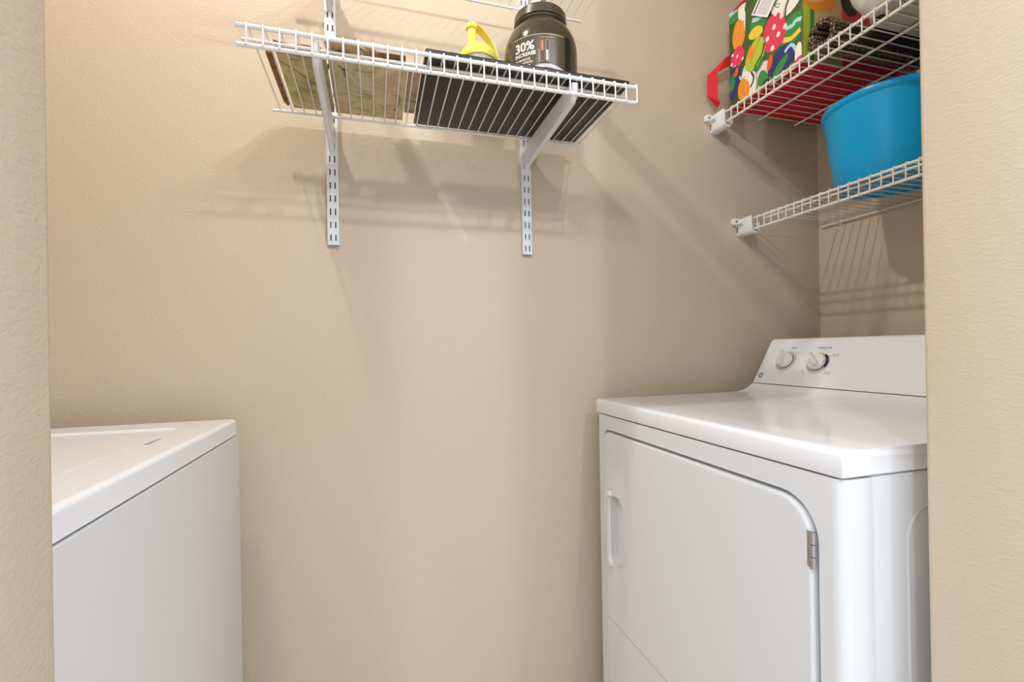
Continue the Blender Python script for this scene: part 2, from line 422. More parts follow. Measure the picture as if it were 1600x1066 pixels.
wire_shelf('wire_shelf', 'white wire shelf above the black tub, cut off by the top of the photo', fL(1.939), [x_+.012 for x_ in wl], -.2035, .553, YR-YF, .0323, [.0375], .0038, .0013, M['wire'], None, (.16, 1.15, 1.939), .0031)
fR = lambda x, z: (lambda s, d_, z_: (x+d_, s, z+z_))
wire_shelf('wire_shelf', 'cream wire shelf holding the egg-print bag and woven roll, upper one of the right wall', fR(1.0227, 1.7527), [1.1223+T-i*T for i in range(29)], 1.158, .408, .406, .0303, [.1345, .2755], .0034, .0016, M['wire_r'], None, (1.43, .78, 1.7527), .0031, mid_l=(1.1635, .408), rear_l=(1.17, .408))
wire_shelf('wire_shelf', 'cream wire shelf holding the blue tub, just above the dryer', fR(1.1169, 1.4399), [1.1289-i*T for i in range(29)], 1.150, .408, .3113, .0328, [.0335], .0033, .0015, M['wire_r'], None, (1.43, .78, 1.4399), .003, mid_l=(1.144, .408), rear_l=(1.183, .408))

# slotted standards
def standard(x, z0, z1, zslot, label):
    t = thing('shelf_standard', label, 'shelf rail', (x, YW, z0))
    s = MB(); W = .0125; D = .012; holes = []
    k = 0
    while zslot+k*.03175+.012 < z1:
        for q in (-1, 1):
            cz = zslot+k*.03175; cx = x+q*.0056
            holes.append([(cx-.0014, cz-.0078), (cx+.0014, cz-.0078), (cx+.0014, cz+.0078), (cx-.0014, cz+.0078)])
        k += 1
    s.holed([(x-W, z0), (x+W, z0), (x+W, z1), (x-W, z1)], holes, lambda u, v, w_: (u, YW-D+w_, v), .0016)
    for q in (-1, 1): s.box((x+q*W-.0008, YW-D+.0002, z0+.0005), (x+q*W+.0008, YW-.0002, z1))
    obj('channel', s, M['steel'], t, flat=True)
    obj('slot_shade_sheet', MB().box((x-W+.0012, YW-.003, z0+.002), (x+W-.0012, YW-.0006, z1-.002)), M['black'], t)  # black sheet added behind the slots to paint their shade
SXL, SXR = -.0925, .4012
standard(SXL, 1.3105, 2.30, 1.3275, 'slotted white steel standard under the left end of the wire shelf')
standard(SXR, 1.3075, 2.30, 1.3240, 'slotted white steel standard under the right end of the wire shelf')
# brackets
def bracket(x, zs, label):
    """U-section arm, top edge under the deck"""
    t = MB(); zt = zs-.004; W = .0055
    side = [(YW-.0125, zt-.0005), (YF+.01, zt-.0005), (YF+.0045, zt-.002), (YF+.0045, zt-.016), (YF+.012, zt-.030), (YF+.02, zt-.037), (YW-.03, zs-.058), (YW-.0125, zs-.066)]
    for q in (-1, 1): t.prism(side, lambda u, v, w_: (x+q*W+w_, u, v), -.0008, .0008)
    low = side[3:]
    t.strip([(x-W, p[0], p[1]) for p in low], [(x+W, p[0], p[1]) for p in low])
    t.strip([(x-W, p[0], p[1]) for p in side[1:4]], [(x+W, p[0], p[1]) for p in side[1:4]])
    for z_ in (zs-.055, zs-.018): t.box((x-W, YW-.0165, z_-.006), (x+W, YW-.0095, z_+.006), .001)
    return t
for x, zs, lb in ((SXL, ZS, 'white steel bracket carrying the left end of the lower wire shelf'), (SXR, ZS, 'white steel bracket under the black board and tub'),
                  (SXL, 1.939, 'white steel bracket on the left standard, for the wire shelf cut off at the top'), (SXR, 1.939, 'white steel bracket behind the black tub lid at the top of the photo')):
    tag(obj('shelf_bracket', bracket(x, zs, lb), M['steel'], angle=30), lb, 'bracket')
# plastic end cups on the back wall and clips
def end_cup(xc, z, label):
    t = thing('shelf_end_bracket', label, 'bracket', (xc, YW, z))
    m = MB()
    x0, x1, z0, z1 = xc-.016, xc+.017, z-.047, z+.006
    U = [(x0, z1), (x0, z0+.012), (x0+.004, z0+.004), (x0+.012, z0), (x1-.012, z0), (x1-.004, z0+.004), (x1, z0+.012), (x1, z1-.018), (x1-.0035, z1-.018), (x1-.0035, z0+.013), (x1-.009, z0+.005), (x0+.012, z0+.005), (x0+.0045, z0+.013), (x0+.0035, z1)]
    m.prism(U, lambda u, v, w_: (u, w_, v), YW-.06, YW-.0005, .0008, 2)
    m.box((x0, YW-.006, z0+.004), (x1, YW-.0005, z1), .001)
    obj('cup', m, M['plastic'], t)
    e = MB().prism(rrect(x0-.022, z1-.018, x0+.002, z1+.003, .006, 4), lambda u, v, w_: (u, w_, v), YW-.014, YW-.0005, .0015, 2)
    e.prism([(x0-.01, z1-.016), (x0+.004, z1-.026), (x0+.004, z1)], lambda u, v, w_: (u, w_, v), YW-.03, YW-.0005)
    obj('ear', e, M['plastic'], t)
    obj('screw', MB().lathe([(.0001, .0015), (.003, .0012), (.0036, 0)], (x0-.012, YW-.014, z1-.008), 12, Matrix.Rotation(PI/2, 3, 'X')), M['screw'], t)
end_cup(1.0235, 1.7527, 'white plastic end bracket holding the lip of the upper cream shelf')
end_cup(1.1175, 1.4399, 'white plastic end bracket holding the lip of the shelf with the blue tub')
for (yy, zz, lb) in ((1.122, 1.4399, 'small white wall clip on the rear rail of the shelf with the blue tub'),):
    m = MB()
    pts = [(XR-.006+.0062*math.cos(a), zz+.0062*math.sin(a)) for a in [(-.25+1.2*k/10)*PI for k in range(11)]]
    m.tube([(p[0]-.003, yy, p[1]) for p in pts], .0021, 8)
    m.prism(rrect(yy-.007, zz-.009, yy+.007, zz+.013, .004, 4), lambda u, v, w_: (w_, u, v), XR-.003, XR-.0003, .0006)
    tag(obj('wall_clip', m, M['plastic']), lb, 'clip')
#__ITEMS__
# ------------------------------------------------------------------ things on the left shelf
ZD = ZS+.0063                                                # top of the deck wires
M['board'] = mat('black_board', srgb(46, 42, 40), .38)
M['yellow'] = mat('yellow_plastic', srgb(246, 228, 100), .35)
M['yellow'].node_tree.nodes['Principled BSDF'].inputs['Subsurface Weight'].default_value = .15
M['cup'] = mat('smoky_translucent_plastic', srgb(214, 208, 186), .35, trans=.35)
M['tub'] = mat('olive_black_plastic', srgb(64, 56, 36), .16, spec=.6)
M['tublab'] = mat('tub_label', srgb(80, 69, 47), .3)
M['tubfade'] = mat('tub_dark_panel', srgb(14, 13, 18), .35)
M['cream'] = mat('cream_ink', srgb(250, 244, 222), .5)
M['red_ink'] = mat('salmon_ink', srgb(206, 138, 116), .5)
M['grey_ink'] = mat('grey_ink', srgb(150, 146, 140), .5)
M['silver'] = mat('silver_ink', srgb(196, 194, 196), .35)
M['kraft'] = mottled('kraft_board', [srgb(196, 158, 112), srgb(212, 178, 134)], 40, .75)
M['brown'] = mottled('brown_card', [srgb(84, 54, 34), srgb(142, 100, 66), srgb(120, 80, 52)], 45, .7)
M['print_a'] = mottled('green_botanical_print', [srgb(150, 140, 92), srgb(186, 174, 120), srgb(206, 190, 142), srgb(160, 156, 110)], 22, .6)
M['print_b'] = mottled('faded_bird_print', [srgb(172, 158, 118), srgb(206, 192, 160), srgb(190, 168, 124), srgb(214, 200, 168)], 17, .6)
M['stroke'] = mat('dark_print_stroke', srgb(78, 70, 50), .7)
M['strokeg'] = mat('grey_print_stroke', srgb(132, 126, 108), .7)

tag(obj('board', MB().box((.099, YF+.006, ZD), (.528, YR+.002, ZD+.0105), .0025, 2), M['board']), 'thin glossy black board lying flat on the wire shelf beneath the black tub', 'board')

def open_box(name, label, x0, x1, y0, y1, z0, hh, printm, strokes, flaps, strk):
    t = thing(name, label, 'box', ((x0+x1)/2, (y0+y1)/2, z0)); th = .0025
    b = MB(); b.mi = 0
    b.box((x0, y0, z0), (x1, y1, z0+th))
    b.box((x0, y0, z0+th), (x0+th, y1, z0+hh)); b.box((x1-th, y0, z0+th), (x1, y1, z0+hh))
    b.box((x0+th, y0, z0+th), (x1-th, y0+th, z0+hh)); b.box((x0+th, y1-th, z0+th), (x1-th, y1, z0+hh))
    b.mi = 1; b.box((x0+th, y0+th, z0+th), (x1-th, y1-th, z0+th+.0006)); b.box((x0+th, y1-th-.0006, z0+th), (x1-th, y1-th, z0+hh))
    b.box((x0+th, y0+th, z0+th), (x0+th+.0006, y1-th, z0+hh)); b.box((x1-th-.0006, y0+th, z0+th), (x1-th, y1-th, z0+hh))
    b.mi = 2
    for pts, wd in strokes:
        P = [Vector((x0+u*(x1-x0), y0+v*(y1-y0), z0-.0004)) for u, v in pts]
        A, B = [], []
        for i, p in enumerate(P):
            tt = (P[min(i+1, len(P)-1)]-P[max(i-1, 0)]).normalized(); n = Vector((-tt.y, tt.x, 0))*wd
            A.append(p+n); B.append(p-n)
        b.strip(A, B)
    obj('tray', b, [printm, M['kraft'], strk], t, flat=True, fix=False)
    for fl, fm in flaps: obj('flap', fl, fm, t, flat=True)
    return t
_flap = lambda pts: MB().prism([(0, 0), (1, 0), (1, 1), (0, 1)], lambda u, v, w_: (Vector(pts[0])*(1-u)*(1-v)+Vector(pts[1])*u*(1-v)+Vector(pts[2])*u*v+Vector(pts[3])*(1-u)*v)+Vector((0, 0, w_)), 0, .0022)
def curve_pts(*p): return list(p)
sa = [([(.02, .12), (.2, .2), (.4, .3), (.62, .42), (.8, .5), (.97, .60)], .0008), ([(.5, .36), (.56, .46), (.5, .58)], .0007), ([(.7, .46), (.74, .36), (.9, .34)], .0007),
      ([(.8, .5), (.84, .6), (.98, .66)], .0007), ([(.2, .1), (.3, .06), (.45, .08)], .0006)]
M['darkbrown'] = mat('dark_card_and_opening', srgb(96, 66, 38), .8); M['tan'] = mat('tan_card', srgb(206, 170, 124), .7); M['taupe'] = mat('taupe_card', srgb(170, 144, 112), .7)  # dark brown also paints the shaded opening in the bird-print box
def card(pts, dz, m_, th=.0012): return (MB().prism(pts, lambda u, v, w_: (u, v, ZD+dz+w_), 0, th), m_)
def semi(x0, x1, y0, y1, n=12): return [(x0+(x1-x0)*.5*(1-math.cos(PI*k/n)), y0-(y0-y1)*math.sin(PI*k/n)) for k in range(n+1)]
open_box('open_gift_box', 'flattened gift box with a green botanical print, at the far left of the wire shelf', -.168, -.082, .938, YR-.010, ZD, .014, M['print_a'], sa,
         [card([(-.166, .902), (-.128, .909), (-.096, .921), (-.112, .927), (-.096, .9375), (-.168, .9375)], 0, M['darkbrown']),
          card([(-.128, .9035), (-.086, .905), (-.086, .936), (-.130, .930)], .0018, M['tan'])], M['stroke'])
sb = [([(.12, .08), (.17, .16), (.24, .14)], .0018), ([(.19, .12), (.2, .27)], .0036), ([(.15, .44), (.32, .52), (.55, .56), (.38, .6)], .0007), ([(.55, .60), (.32, .62)], .0006),
      ([(.62, .7), (.7, .74), (.8, .7)], .0009), ([(.86, .5), (.9, .46), (.93, .56), (.9, .72), (.86, .80)], .0026), ([(.3, .12), (.44, .14), (.6, .12)], .0008), ([(.28, .84), (.5, .88)], .0008)]
open_box('open_gift_box', 'flattened gift box with a faded bird print, between the left bracket and the black board', -.078, .071, .930, YR-.010, ZD, .014, M['print_b'], sb,
         [card(semi(-.074, -.028, .9235, .904)[::-1], -.0001, M['darkbrown']), card([(-.080, .884), (-.024, .880), (-.008, .9285), (-.078, .9285)], .0016, M['tan']),  # dark half-ellipse paints a shaded opening; the tan piece is a flap
          card([(-.022, .8835), (-.016, .884), (.018, .906), (.020, .9245), (-.004, .9245)], -.0001, M['taupe']), card([(-.016, .884), (.006, .886), (.032, .917), (.020, .915)], .0030, M['tan']),
          card([(.012, .892), (.064, .890), (.066, .926), (.034, .926)], .0012, M['brown'])], M['strokeg'])
m = MB().prism([(-.1865, .944), (-.1745, .942), (-.1745, 1.128), (-.180, 1.135), (-.186, 1.118)], lambda u, v, w_: (u, v, w_), ZD, ZD+.010, .001)
tag(obj('brown_card', m, M['brown']), 'narrow dark brown card sticking out left of the green-print box', 'card')
m = MB().prism([(.0735, .93), (.0965, .925), (.0965, 1.10), (.0735, 1.10)], lambda u, v, w_: (u, v, w_), ZD, ZD+.012, .001)
tag(obj('greyish_card', m, mottled('taupe_print', [srgb(120, 96, 80), srgb(176, 152, 134), srgb(104, 84, 66)], 30, .7)), 'taupe printed card squeezed between the bird-print box and the black board', 'card')

# shaker bottle
ZB = ZD+.011
SX, SY = .2465, 1.075
sh = thing('shaker_bottle', 'shaker bottle with a bright yellow flip lid standing beside the black tub', 'bottle', (SX, SY, ZB))
c = (SX, SY, ZB)
obj('cup', MB().lathe([(.0005, .0), (.034, 0), (.037, .004), (.0428, .119), (.043, .124), (.0405, .124), (.035, .005), (.0005, .003)], c, 48), M['cup'], sh)
y = MB(); y.lathe([(.0440, .114), (.0458, .117), (.0455, .126), (.0425, .134), (.036, .1425), (.030, .1475), (.018, .1495), (.0005, .150)], c, 48)
obj('cap', y, M['yellow'], sh)
sp = Vector(c)+Vector((-.0165, -.012, 0))
obj('spout', MB().lathe([(.0125, .138), (.0112, .165), (.0105, .188)], sp, 28, close=True), M['yellow'], sh)
y = MB(); y.lathe([(.0130, .184), (.0145, .186), (.0147, .193), (.0125, .197), (.0005, .1985)], sp, 28, close=True)
st = []; top = sp+Vector((.006, 0, .192)); hin = Vector(c)+Vector((.0465, .004, .108)); mid = Vector(c)+Vector((.043, .0, .176))
for k in range(15):
    q = k/14; st.append(top*(1-q)**2+mid*2*q*(1-q)+hin*q*q)
W_ = Vector((.25, -1, 0)).normalized()
for i_ in range(1):
    wd = [(.0125-.003*math.sin(PI*k/14)) for k in range(15)]
    up_ = [p+Vector((.0022, 0, .0026)) for p in st]
    a_ = [p-W_*d_ for p, d_ in zip(st, wd)]; b_ = [p+W_*d_ for p, d_ in zip(st, wd)]; c_ = [p-W_*d_ for p, d_ in zip(up_, wd)]; e_ = [p+W_*d_ for p, d_ in zip(up_, wd)]
    y.strip(a_, b_); y.strip(c_, e_); y.strip(a_, c_); y.strip(b_, e_)
obj('flip_cap', y, M['yellow'], sh, fix=False)

# protein tub
JX, JY, JRr = .3835, 1.018, .0850
jar = thing('protein_tub', 'large glossy black plastic tub with a screw lid, lettered 30% INCREASE', 'tub', (JX, JY, ZB))
c = (JX, JY, ZB)
prof = [(.0005, .002), (.075, 0), (.082, .003), (.0845, .010), (JRr, .030), (JRr, .112), (.0838, .126), (.0798, .141), (.0738, .154), (.0665, .165), (.0605, .171), (.0580, .178), (.0575, .190), (.0005, .190)]
obj('body', MB().lathe(prof, c, 96), M['tub'], jar)
lid = [(.0580, .1755), (.0605, .1762), (.0612, .1785), (.0606, .1802), (.0585, .1812), (.0583, .1824), (.0606, .1832), (.0612, .1845), (.0604, .2020), (.0590, .2045), (.0570, .2050), (.0005, .2042)]
obj('lid', MB().lathe(lid, c, 96), mat('lid_black', srgb(70, 63, 42), .28, bump=(700, .25, .0006, 2)), jar, angle=22)
# printed label: everything bent onto the cylinder
A0 = math.atan2(-JY, -JX)+.02                                  # towards the room
def cyl(u, z, h=.0004):
    a = A0+u/JRr; return Vector((JX+(JRr+h)*math.cos(a), JY+(JRr+h)*math.sin(a), ZB+z))
lb = MB()
def band(u0, u1, z0, z1, h=.0004, n=24): lb.strip([cyl(u0+(u1-u0)*k/n, z0, h) for k in range(n+1)], [cyl(u0+(u1-u0)*k/n, z1, h) for k in range(n+1)])
lb.mi = 0; band(-.072, .058, .012, .117, .0003, 48)
lb.mi = 5; band(.0555, .074, .008, .117, .0005)
lb.mi = 1
def jt(body, u, z, size, **q): lb.text(body, size, lambda a, b_: cyl(u+a, z+b_, .0008), 'LEFT', **q)
jt('30%', -.0610, .0842, .0275, bold=.0007, sx=1.0)
jt('INCREASE', -.0610, .0725, .0112, bold=.00035, sx=.98)
jt('IN MUSCLE', -.0610, .0630, .0066, bold=.00018, sx=1.12)
jt('STRENGTH IN', -.0610, .0555, .0066, bold=.00018, sx=1.0)
jt('JUST 8 WEEKS', -.0610, .0480, .0066, bold=.00018, sx=.90)
for k in range(34): band(-.063+.0034*k, -.0614+.0034*k, .1135, .1150, .0009, 2)
band(-.0050, -.0043, .054, .082, .0009, 2)
def capsule(u, z0, z1, r, wd):
    o_ = rrect(u-r, z0, u+r, z1, r*.98, 5); i_ = inset(dedupe(o_), wd); o_ = dedupe(o_)
    lb.strip([cyl(p[0], p[1], .0009) for p in o_], [cyl(p[0], p[1], .0009) for p in i_], True)
lb.mi = 2; band(.0005, .0042, .078, .1005, .0009, 4); capsule(.0024, .054, .1040, .0040, .0007)
band(-.002, .028, .1065, .1083, .0009, 8)
for z_ in (.056, .078, .100): band(.024, .027, z_, z_+.0016, .0009, 3)
lb.mi = 3; band(.0088, .0100, .080, .1040, .0009, 3)
lb.mi = 4; capsule(.0138, .054, .1040, .0040, .0007); band(.0095, .0155, .057, .080, .0010, 4)
lb.mi = 4
for i in range(3):                                            # sweeping grey ribbons under the lettering
    z_ = .040-.0105*i
    n = 30; A, B = [], []
    for k in range(n+1):
        u = -.030+.082*k/n; e = math.sin(PI*k/n*.9+.2)*.010
        A.append(cyl(u, z_+e-.008, .0009)); B.append(cyl(u, z_+e, .0009))
    lb.strip(A, B)
obj('label', lb, [M['tublab'], M['cream'], M['red_ink'], M['grey_ink'], M['silver'], M['tubfade']], jar, fix=False)

# ------------------------------------------------------------------ things on the right shelves
ZU = 1.7527+.0066; ZLW = 1.4399+.0062
M['blue'] = mat('turquoise_blue_plastic', srgb(0, 164, 222), .30)
M['red'] = mat('red_woven_fabric', srgb(214, 22, 40), .65, bump=(900, .3, .0006, 2))
M['bagwhite'] = mat('bag_cream_print', srgb(236, 228, 208), .5)
BX, BY = 1.245, .845
bk = thing('tub_bucket', 'round bright blue plastic tub on the lower cream wire shelf above the dryer', 'bucket', (BX, BY, ZLW))
c = (BX, BY, ZLW)
bp = [(.0005, .004), (.095, .004), (.100, 0), (.108, 0), (.1115, .004), (.125, .100), (.1345, .188), (.1395, .192), (.1415, .197), (.1405, .2035), (.1375, .206), (.134, .204), (.131, .192), (.1215, .100), (.108, .008), (.0005, .008)]
obj('body', MB().lathe(bp, c, 96), M['blue'], bk)
for s_ in (-1, 1):
    g = MB(); pts = []
    for k in range(13):
        a = PI*k/12; pts.append(Vector(c)+Vector((s_*.030*math.cos(a)*0+.0, 0, 0))+Vector((.045*math.cos(a), s_*(.134+.004), .203+.024*math.sin(a))))
    g.tube(pts, .006, 10); obj('handle', g, M['blue'], bk)

# egg-print bag
bag = thing('tote_bag', 'tote bag printed with bright painted eggs, with red base and strap, on a shelf', 'bag', (1.22, 1.03, ZU))
bx, by0, by1, bh = 1.045, 1.07, 1.15, .288
m = MB()
ncx = [(1.045, 1.149), (1.0445, 1.10), (1.047, 1.07), (1.044, 1.0), (1.045, .906), (1.06, .902), (1.24, .902), (1.398, .905), (1.40, .92), (1.40, 1.14), (1.38, 1.152), (1.06, 1.1555)]
rowz = [0, .02, .1, .2, bh]
def ring(z_): return [(x_+(.004*math.sin(z_*30+y_*20) if x_ < 1.1 else 0), y_, ZU+z_) for x_, y_ in ncx]
rr_ = [ring(z_) for z_ in rowz]
for A, B in zip(rr_, rr_[1:]): m.strip(A, B, True)
m.mi = 1
m.poly([(p[0], p[1], ZU+.0002) for p in rr_[0]][::-1])
obj('body', m, [M['bagwhite'], M['red']], bag, angle=50)
m = MB().box((1.048, .9055, ZU-.0), (1.397, 1.152, ZU+.006)); obj('base', m, M['red'], bag)
pal = {}
def pc(n, *c_):
    if n not in pal: pal[n] = (len(pal), mat('print_'+n, srgb(*c_), .5))
    return pal[n][0]
pm = MB()
def FX(z_, u): return bx-.0016-.0005+(.004*math.sin(z_*30+(1.07-u)*20))*1.0
lay_n = [0]
def bagpt(u, v, h=0): return Vector((bx-.0052-h*.00004, 1.07-u, ZU-.003+v))
def bagpt2(u, v, h=0):          # near side, facing the door: u measured from the front edge inwards
    return Vector((1.045+u, .9012-h*.00004, ZU-.003+v))
def clipu(u): return min(max(u, -.0785), .166)
def shape(pts, cidx, f=bagpt, lim=True):
    lay_n[0] += 1; pm.mi = cidx
    if f is bagpt and lim:
        q = []
        for u, v in pts: q.append((clipu(u), min(max(v, .0035), .287)))
        pts = dedupe(q)
    vs = [f(u, v, lay_n[0]) for u, v in pts]
    cc = sum(vs, Vector())/len(vs)
    n = len(vs)
    cv = pm.bm.verts.new(cc); vv = [pm.bm.verts.new(p) for p in vs]; fs = []
    for i in range(n): fs.append(pm.bm.faces.new((cv, vv[i], vv[(i+1) % n])))
    pm._tag(fs)
def ell(u, v, ru, rv, rot, cidx, f=bagpt, n=28, egg=.12):
    pts = []
    for k in range(n):
        a = 2*PI*k/n; x_ = ru*math.cos(a)*(1-egg*math.sin(a)); y_ = rv*math.sin(a)
        pts.append((u+x_*math.cos(rot)-y_*math.sin(rot), v+x_*math.sin(rot)+y_*math.cos(rot)))
    shape(pts, cidx, f)
def line(pts, wd, cidx, f=bagpt):
    lay_n[0] += 1; pm.mi = cidx; A, B = [], []
    pts = [(clipu(p[0]) if f is bagpt else p[0], min(max(p[1], .003), .287)) for p in pts]
    # smooth with Catmull-Rom
    P = [Vector((p[0], p[1])) for p in pts]; Q = []
    for i in range(len(P)-1):
        p0, p1, p2, p3 = P[max(i-1, 0)], P[i], P[i+1], P[min(i+2, len(P)-1)]
        for k in range(6):
            t_ = k/6; Q.append(.5*((2*p1)+(-p0+p2)*t_+(2*p0-5*p1+4*p2-p3)*t_*t_+(-p0+3*p1-3*p2+p3)*t_**3))
    Q.append(P[-1])
    for i, p in enumerate(Q):
        t_ = Q[min(i+1, len(Q)-1)]-Q[max(i-1, 0)]
        if t_.length < 1e-9: continue
        t_.normalize(); n_ = Vector((-t_.y, t_.x))*wd; a, b_ = p+n_, p-n_
        A.append(f(a.x, a.y, lay_n[0])); B.append(f(b_.x, b_.y, lay_n[0]))
    pm.strip(A, B)
W_C = pc('cream', 242, 236, 220); DK = pc('slate', 58, 62, 88); NV = pc('navy', 48, 50, 112); GR = pc('green', 52, 140, 62); DG = pc('dark_green', 30, 70, 34)
OR = pc('orange', 238, 148, 30); RD = pc('rose', 226, 60, 92); LM = pc('lime', 178, 200, 60); YL = pc('yellow', 242, 204, 60); AQ = pc('aqua', 176, 220, 228)
VO = pc('vermilion', 240, 90, 30); BL = pc('ink_black', 30, 28, 34); PE = pc('peach', 240, 170, 110)
# left strip
shape([(-.078, .002), (-.01, .002), (-.01, .284), (-.078, .284)], pc('shade_green', 60, 84, 40))
ell(-.055, .285, .030, .030, 0, GR); line([(-.079, .292), (-.06, .298), (-.045, .29)], .006, AQ)
ell(-.018, .262, .024, .060, .1, W_C); line([(-.022, .31), (-.010, .285), (-.014, .262), (-.002, .235)], .003, DK); line([(-.03, .225), (-.022, .236), (-.026, .218)], .0007, BL)
ell(-.042, .208, .024, .044, .05, OR); line([(-.060, .185), (-.05, .20), (-.046, .225), (-.036, .246)], .0013, PE); line([(-.058, .168), (-.045, .185), (-.03, .205), (-.024, .225)], .0013, PE)
ell(-.047, .146, .026, .030, 0, RD)
for a_, b_ in ((-.048, .148), (-.066, .162), (-.028, .130), (-.056, .122), (-.070, .136)): ell(a_, b_, .0042, .0048, 0, W_C, n=12)
ell(-.062, .078, .026, .046, -.2, NV); ell(-.068, .082, .010, .026, -.15, GR); ell(-.052, .104, .007, .013, -.3, VO); line([(-.04, .085), (-.036, .072)], .003, AQ)
ell(-.008, .050, .028, .056, .1, W_C); line([(-.02, .092), (-.014, .104), (-.006, .09), (-.02, .088)], .0008, BL); line([(.010, .105), (.004, .075), (.012, .05), (.0, .03)], .003, DK); line([(-.03, .07), (-.016, .072)], .0008, BL)
ell(-.026, .038, .022, .032, .2, OR); line([(-.043, .05), (-.04, .03), (-.028, .018)], .0014, PE); line([(-.012, .062), (-.016, .04), (-.022, .028)], .0014, PE)
# main face
shape([(-.02, .11), (.07, .07), (.166, .0), (.166, .284), (-.012, .284)], pc('bg_green', 66, 96, 44))
ell(.032, .196, .030, .030, 0, GR); line([(.010, .214), (.03, .205), (.052, .206)], .0055, AQ); ell(.022, .172, .026, .016, -.3, YL); line([(-.002, .178), (.01, .17), (.02, .172), (.032, .166), (.044, .17)], .0025, YL)
ell(.128, .215, .052, .066, -.1, W_C); line([(.150, .25), (.136, .225), (.138, .200), (.122, .172), (.118, .150)], .0028, DK); line([(.145, .25), (.131, .225), (.133, .200), (.117, .174), (.113, .155)], .0007, DK)
line([(.085, .205), (.10, .222), (.105, .21), (.085, .205), (.102, .196), (.098, .188), (.085, .203)], .0008, BL)
ell(.138, .104, .036, .040, -.9, GR); line([(.118, .118), (.14, .112), (.150, .118), (.166, .112)], .005, AQ); line([(.112, .092), (.135, .082), (.162, .088)], .006, YL)
ell(.083, .132, .037, .050, .1, RD)
for a_, b_ in ((.084, .146), (.062, .128), (.097, .118), (.108, .160), (.118, .125), (.078, .093), (.090, .178)): ell(a_, b_, .0058, .0070, 0, W_C, n=14)
ell(.020, .112, .034, .043, -.35, LM); line([(.040, .152), (.020, .125), (.0, .10)], .0016, VO); ell(.004, .128, .012, .018, -.3, OR)
line([(.052, .125), (.044, .10), (.026, .085), (.012, .072)], .0028, DG); line([(.046, .090), (.03, .074), (.014, .072)], .0045, GR)
ell(.106, .046, .046, .032, .25, NV); ell(.069, .060, .009, .020, -.25, VO); ell(.102, .030, .011, .030, -.9, GR); line([(.116, .058), (.134, .066), (.146, .052), (.152, .034)], .0042, AQ)
ell(.158, .028, .012, .030, 0, W_C); ell(.160, .012, .014, .010, 0, RD)
ell(.044, .030, .016, .024, .2, GR); ell(.055, .012, .012, .010, 0, DG)
# near side
shape([(-.007, .002), (.352, .002), (.352, .284), (-.007, .284)], LM, bagpt2)
shape([(.028, .002), (.12, .002), (.12, .284), (.028, .284)], pc('olive_beige', 196, 180, 128), bagpt2)
shape([(.012, .002), (.026, .002), (.030, .15), (.016, .15)], GR, bagpt2)
ell(.045, .175, .055, .040, .1, OR, bagpt2); line([(.0, .160), (.03, .158), (.06, .168), (.09, .195)], .0028, PE, bagpt2)
shape([(.12, .002), (.352, .002), (.352, .284), (.12, .284)], RD, bagpt2)
ell(.145, .19, .03, .05, .2, BL, bagpt2); ell(.18, .22, .02, .045, .3, W_C, bagpt2)
mats_ = [m_ for _, m_ in sorted(pal.values(), key=lambda q: q[0])]
obj('egg_print', pm, mats_, bag, flat=True, fix=False)
# red binding round the top, red straps
m = MB(); a_ = ring(bh-.004); b_ = ring(bh+.003); cx_, cy_ = 1.22, 1.03
gr_ = lambda P, q: [(cx_+(p[0]-cx_)*(1+q/.17), cy_+(p[1]-cy_)*(1+q/.12), p[2]) for p in P]
m.strip(gr_(a_, .0042), gr_(b_, .0042), True); m.strip(gr_(b_, .0042), gr_(b_, -.001), True); m.strip(gr_(b_, -.001), gr_(a_, -.001), True)
obj('binding', m, M['red'], bag)
def ribbon(o_, i_, th=.0018):
    m = MB(); o_ = [Vector(p) for p in o_]; i_ = [Vector(p) for p in i_]
    n_ = (o_[1]-o_[0]).cross(i_[0]-o_[0]).normalized()*th
    m.strip(o_, i_); m.strip([p+n_ for p in o_], [p+n_ for p in i_]); m.strip(o_, [p+n_ for p in o_]); m.strip(i_, [p+n_ for p in i_])
    return m
obj('strap', ribbon([(1.058, 1.158, 1.937), (1.035, 1.160, 1.926), (.986, 1.182, 1.875), (.984, 1.181, 1.845), (.985, 1.181, 1.812), (1.016, 1.176, 1.777)],
                    [(1.058, 1.158, 1.905), (1.038, 1.1595, 1.897), (1.007, 1.163, 1.878), (1.006, 1.162, 1.845), (1.006, 1.163, 1.800), (1.012, 1.160, 1.785)]), M['red'], bag, flat=True, fix=False)
# paper tag on the bag
tg = MB(); tg.mi = 0
tp = lambda u, v, w_=0: Vector((1.0335-w_, 1.057, 1.982))+Vector((0, -.0545, -.044))*u+Vector((-.001, -.028, .027))*v
tg.prism([(0, 0), (1, 0), (1, 1.6), (0, 1.6)], lambda u, v, w_: tp(u, v, w_), 0, .0008)
tg.mi = 1
for k in range(7): tg.poly([tp(.30+.09*k, .12, .0010), tp(.33+.09*k, .12, .0010), tp(.33+.09*k, 1.5-.15*(k % 2), .0010), tp(.30+.09*k, 1.5-.15*(k % 2), .0010)])
tg.mi = 2; tg.poly([tp(.10, .08, .0010), tp(.17, .08, .0010), tp(.17, .95, .0010), tp(.10, .95, .0010)])
tag(obj('paper_tag', tg, [mat('tag_white', srgb(246, 242, 236), .6), M['grey_ink'], M['black']], flat=True), 'white printed paper tag hanging on the egg-print bag', 'tag')

